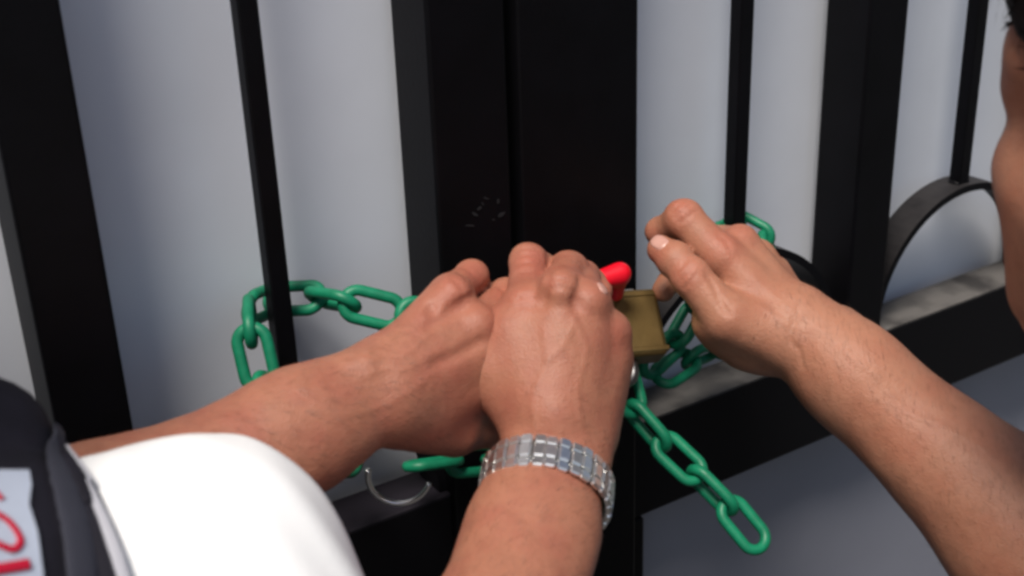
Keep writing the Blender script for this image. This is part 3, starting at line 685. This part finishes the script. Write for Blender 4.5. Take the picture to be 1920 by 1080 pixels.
for k in range(NL):
    s_ = tot*(k+.5)/NL; i = int(np.searchsorted(cum, s_)-1) % 180; c = full[i]; t = unit(full[(i+3) % 180]-full[i-3]); nrm = unit(np.cross(t, tilt)); ang = 2*math.pi*i/180
    if abs((ang-CASE_A+math.pi) % (2*math.pi)-math.pi) < .52: continue
    if np.dot(nrm, c-CW) < 0: nrm = -nrm
    z_ = np.cross(t, nrm); wob = unit(nrm+t*random.uniform(-.07, .07)+z_*random.uniform(-.04, .04)); t_ = unit(t-wob*np.dot(t, wob)); z_ = np.cross(t_, wob)
    o = bpy.data.objects.new('bracelet_link', lm); C.objects.link(o); o.parent = wroot; o.matrix_parent_inverse = Matrix.Translation(wroot.location).inverted()
    o.matrix_basis = Matrix(((t_[0], wob[0], z_[0], c[0]), (t_[1], wob[1], z_[1], c[1]), (t_[2], wob[2], z_[2], c[2]), (0, 0, 0, 1)))
i = int(CASE_A/(2*math.pi)*180); c = full[i]; t = unit(full[i+3]-full[i-3]); nrm = unit(c-CW-tilt*np.dot(c-CW, tilt))
def disc(r, h0, h1, bev, m, name, par=wroot):
    bm = bmesh.new(); bmesh.ops.create_cone(bm, cap_ends=True, segments=40, radius1=r, radius2=r, depth=h1-h0); bmesh.ops.translate(bm, vec=(0, 0, (h0+h1)/2), verts=bm.verts)
    if bev: bmesh.ops.bevel(bm, geom=[e for e in bm.edges if len(e.link_faces) == 2 and e.calc_face_angle(0) > 1], offset=bev, segments=2, affect='EDGES')
    me = bpy.data.meshes.new(name); bm.to_mesh(me); bm.free()
    x_ = unit(np.cross(tilt, nrm)); y_ = np.cross(nrm, x_); me.transform(Matrix(((x_[0], y_[0], nrm[0], c[0]), (x_[1], y_[1], nrm[1], c[1]), (x_[2], y_[2], nrm[2], c[2]), (0, 0, 0, 1))))
    return link(name, me, m, par, par is not None, True if bev else False)
case = disc(.0165, -.001, .007, .0012, STEELB, 'case'); 
dl_ = link('dial', case.data.copy(), STEELB, wroot, True) if False else disc(.0135, .007, .0076, 0, mat('dial_dark', (.02, .02, .025), .2, coat=.8), 'dial')
bz = disc(.0155, .0068, .0074, .0003, STEEL, 'bezel')

# ================================================================== green chain
LK_L, LK_W, LK_D = .0410, .0232, .0068
def chain_link_mesh():
    R = (LK_W-LK_D)/2; hs = (LK_L-LK_W)/2; pts = []
    for k in range(13): a = -math.pi/2+math.pi*k/12; pts.append((hs+R*math.cos(a), R*math.sin(a), 0))
    for k in range(13): a = math.pi/2+math.pi*k/12; pts.append((-hs+R*math.cos(a), R*math.sin(a), 0))
    me = tube_mesh(pts, LK_D/2, 10, True); me.polygons.foreach_set('use_smooth', np.ones(len(me.polygons), dtype=bool)); me.materials.append(GREEN); return me
CHM = chain_link_mesh(); PITCH = LK_L-2*LK_D+.0003
croot = empty('chain', on_gate(480, 640, .005)); tag(croot, 'green plastic chain looped through the gate bars, loose end hanging at right', 'chain')
def resample(pts, step):
    out = [pts[0]]; cur = pts[0]; i = 1
    while i < len(pts):
        d = np.linalg.norm(pts[i]-cur)
        if d >= step:
            # bisect on the segment so that chords have equal length
            lo_, hi2 = 0.0, 1.0; a = pts[i-1]
            for _ in range(30):
                m_ = (lo_+hi2)/2; q = a+(pts[i]-a)*m_
                if np.linalg.norm(q-cur) < step: lo_ = m_
                else: hi2 = m_
            cur = a+(pts[i]-a)*hi2; out.append(cur)
        else: i += 1
    return out
def chain(ctrl, ref, roll0=0.0, jit=.12, seed=1, drift=0.0):
    r_ = random.Random(seed); p = resample(catmull(ctrl, 40), PITCH)
    for i in range(len(p)-1):
        c = (p[i]+p[i+1])/2; x = unit(p[i+1]-p[i]); y = unit(np.cross(ref, x)); z = np.cross(x, y); a = roll0+i*drift+(math.pi/2 if i % 2 else 0)+r_.uniform(-jit, jit)
        y2 = y*math.cos(a)+z*math.sin(a); z2 = np.cross(x, y2)
        o = bpy.data.objects.new('chain_link', CHM); C.objects.link(o); o.parent = croot; o.matrix_parent_inverse = Matrix.Translation(croot.location).inverted()
        o.matrix_basis = Matrix(((x[0], y2[0], z2[0], c[0]), (x[1], y2[1], z2[1], c[1]), (x[2], y2[2], z2[2], c[2]), (0, 0, 0, 1)))
og = on_gate
chain([og(742, 588, .014), og(690, 574, .010), og(625, 562, -.006), og(570, 556, -.036), og(523, 560, -.0435), og(480, 570, -.037), og(462, 600, -.010), og(478, 650, .004), og(492, 720, .010), og(560, 800, .018), og(640, 850, .016), og(700, 892, .014)], back, roll0=0.0, seed=2, drift=.30)
chain([og(760, 590, .020), og(850, 600, .028), og(1000, 620, .03), og(1120, 640, .03), og(1215, 655, .03)], back, seed=3)
chain([og(775, 874, .012), og(830, 864, .013), og(900, 862, .014), og(1000, 835, .016), og(1100, 790, .018)], back, roll0=math.pi/2, seed=4)
tail = [P(1432, 1015, .785), P(1369, 951, .787), P(1304, 890, .79), P(1245, 832, .793), P(1186, 770, .80), P(1172, 715, .805)]
tp = [P(1422, 1018, .776), P(1366, 950, .780), P(1304, 888, .785), P(1244, 832, .79), P(1188, 770, .796), P(1168, 700, .80), P(1150, 610, .80)]
chain(tp, back, roll0=.42, jit=.12, seed=5)
chain([og(1215, 690, .03), og(1268, 640, .03), og(1310, 560, .02), og(1345, 470, -.004), og(1366, 424, -.030), og(1388, 412, -.042), og(1418, 424, -.034), og(1440, 462, -.006), og(1440, 540, .014), og(1390, 630, .022), og(1300, 670, .03), og(1222, 720, .034)], back, roll0=.5, seed=6)

# steel ring joining the lower run of chain
rc = P(740, 912, .700); ru = unit(RW @ np.array([1, .25, .15])); rv = unit(np.cross(ru, RW @ np.array([.1, -.35, 1.0])))
rc = P(748, 893, .704)
rp = [rc+(ru*math.cos(2*math.pi*k/48)+rv*math.sin(2*math.pi*k/48))*.0172 for k in range(48)]
def pix(w): c_ = RW.T @ (w-CAM); return CX+F*c_[0]/c_[2], CY+F*c_[1]/c_[2]
st = max(range(48), key=lambda k: pix(rp[k])[1]); arc = [rp[(st+k) % 48] for k in range(-15, 16)]
if pix(arc[0])[0] > pix(arc[-1])[0]: arc = arc[::-1]
arc = arc[1:26]
tag(link('steel_hook', tube_mesh(arc, [.0019-.0006*(i/24) for i in range(25)], 10), STEEL, smooth=True), 'small shiny curved steel hook hanging under the crossed wrists beside the chain', 'hook')

# ================================================================== padlock and key
pl = empty('padlock', P(1190, 690, .80)); tag(pl, 'brass padlock held between the hands, red key in its top', 'padlock')
px_ = unit(RW @ np.array([.97, -.06, .25])); pu = unit(RW @ np.array([.02, -.93, .40])); pu = unit(pu-px_*np.dot(pu, px_)); py_ = np.cross(pu, px_)
def lockmat(c): return Matrix(((px_[0], py_[0], pu[0], c[0]), (px_[1], py_[1], pu[1], c[1]), (px_[2], py_[2], pu[2], c[2]), (0, 0, 0, 1)))
LC = P(1178, 610, .802)
me = box_mesh(-.0195, .0195, -.010, .010, -.0235, .0205, .003, 3); me.transform(lockmat(LC)); lockb = link('lock_body', me, BRASS, pl, True)
me = box_mesh(-.006, .006, -.0075, .0075, .0203, .0214, .001, 2); me.transform(lockmat(LC)); link('keyhole_plug', me, STEELB, lockb, True)
sp = []
for x, z in [(-.0165, -.018), (-.0165, -.030)]+[(-.0095-.007*math.cos(math.pi*k/10), -.030-.007*math.sin(math.pi*k/10)) for k in range(1, 10)]+[(-.0025, -.030), (-.0025, -.018)]: sp.append(LC+px_*x+pu*z)
link('shackle', tube_mesh(sp, .0036, 12), STEELB, pl, True, True)
me = box_mesh(-.0203, .0203, -.0108, .0108, .0150, .0185, .0008, 2); me.transform(lockmat(LC)); link('lock_collar', me, BRASS, lockb, True)
me = box_mesh(-.0203, .0203, -.0108, .0108, -.0215, -.0180, .0008, 2); me.transform(lockmat(LC)); link('lock_collar', me, BRASS, lockb, True)
kr = empty('key', P(1160, 545, .775)); tag(kr, 'key with bright red plastic head pinched above the padlock', 'key')
kf_ = Field(P(1140, 520, .77)-.035, P(1140, 520, .77)+.035, .0008); kb = kf_.blank()
kdir = unit(P(1172, 508, .772)-P(1112, 530, .764)); kn_ = unit(back-kdir*np.dot(back, kdir))
kf_.prim(kb, P(1100, 534, .764), P(1162, 513, .772), 0.0056, .0070, .006, (np.cross(kdir, kn_), 1.0)); kf_.prim(kb, P(1158, 520, .773), P(1154, 550, .782), .0058, .0050, .005)
link('key_head', soft_mesh([nets(kf_, kb)]), REDP, kr, True)
me = tube_mesh([P(1161, 548, .782), LC+pu*.0195-px_*.004], .0032, 8); link('key_blade', me, STEELB, kr, True)

# ================================================================== short dark hairs on the forearms
def arm_hair(part, axis, lo_pt, hi_pt, count, parent, seed):
    r_ = np.random.default_rng(seed); p, q = part; L_ = np.dot(hi_pt-lo_pt, axis); t = (p-lo_pt)@axis; ok = np.nonzero((t > 0) & (t < L_))[0]
    f = q; v0, v1, v2 = p[f[:, 0]], p[f[:, 1]], p[f[:, 3]]; nf = np.cross(v1-v0, v2-v0); nf /= np.linalg.norm(nf, axis=1)[:, None]+1e-12
    tf = (v0-lo_pt)@axis; sel = np.nonzero((tf > 0) & (tf < L_))[0]; sel = r_.choice(sel, count); vs_, fs = [], []
    for i in sel:
        n_ = nf[i]; d = unit(axis*.6+np.cross(axis, n_)*r_.uniform(.1, .9)+n_*r_.uniform(.15, .45)); l = r_.uniform(.003, .007); sd = unit(np.cross(d, n_))*.00005; b = v0[i]; k = len(vs_)
        m_ = b+d*l*.55; e = b+d*l-n_*l*.12
        vs_ += [b-sd, b+sd, m_+sd*.8, m_-sd*.8, e]; fs += [(k, k+1, k+2, k+3), (k+3, k+2, k+4)]
    o = link('arm_hair', mesh_from(vs_, fs), ARMHAIR, parent, True); o['kind'] = 'stuff'
arm_hair(RH1, axis1, EL1, WR1+axis1*.02, 2600, person1, 1)
arm_hair(LH1, unit(WL1-EL1L), EL1L, WL1+unit(WL1-EL1L)*.03, 3000, person1, 2)
arm_hair(RH2, unit(WR2-EL2), EL2, WR2+unit(WR2-EL2)*.02, 3400, person2, 3)
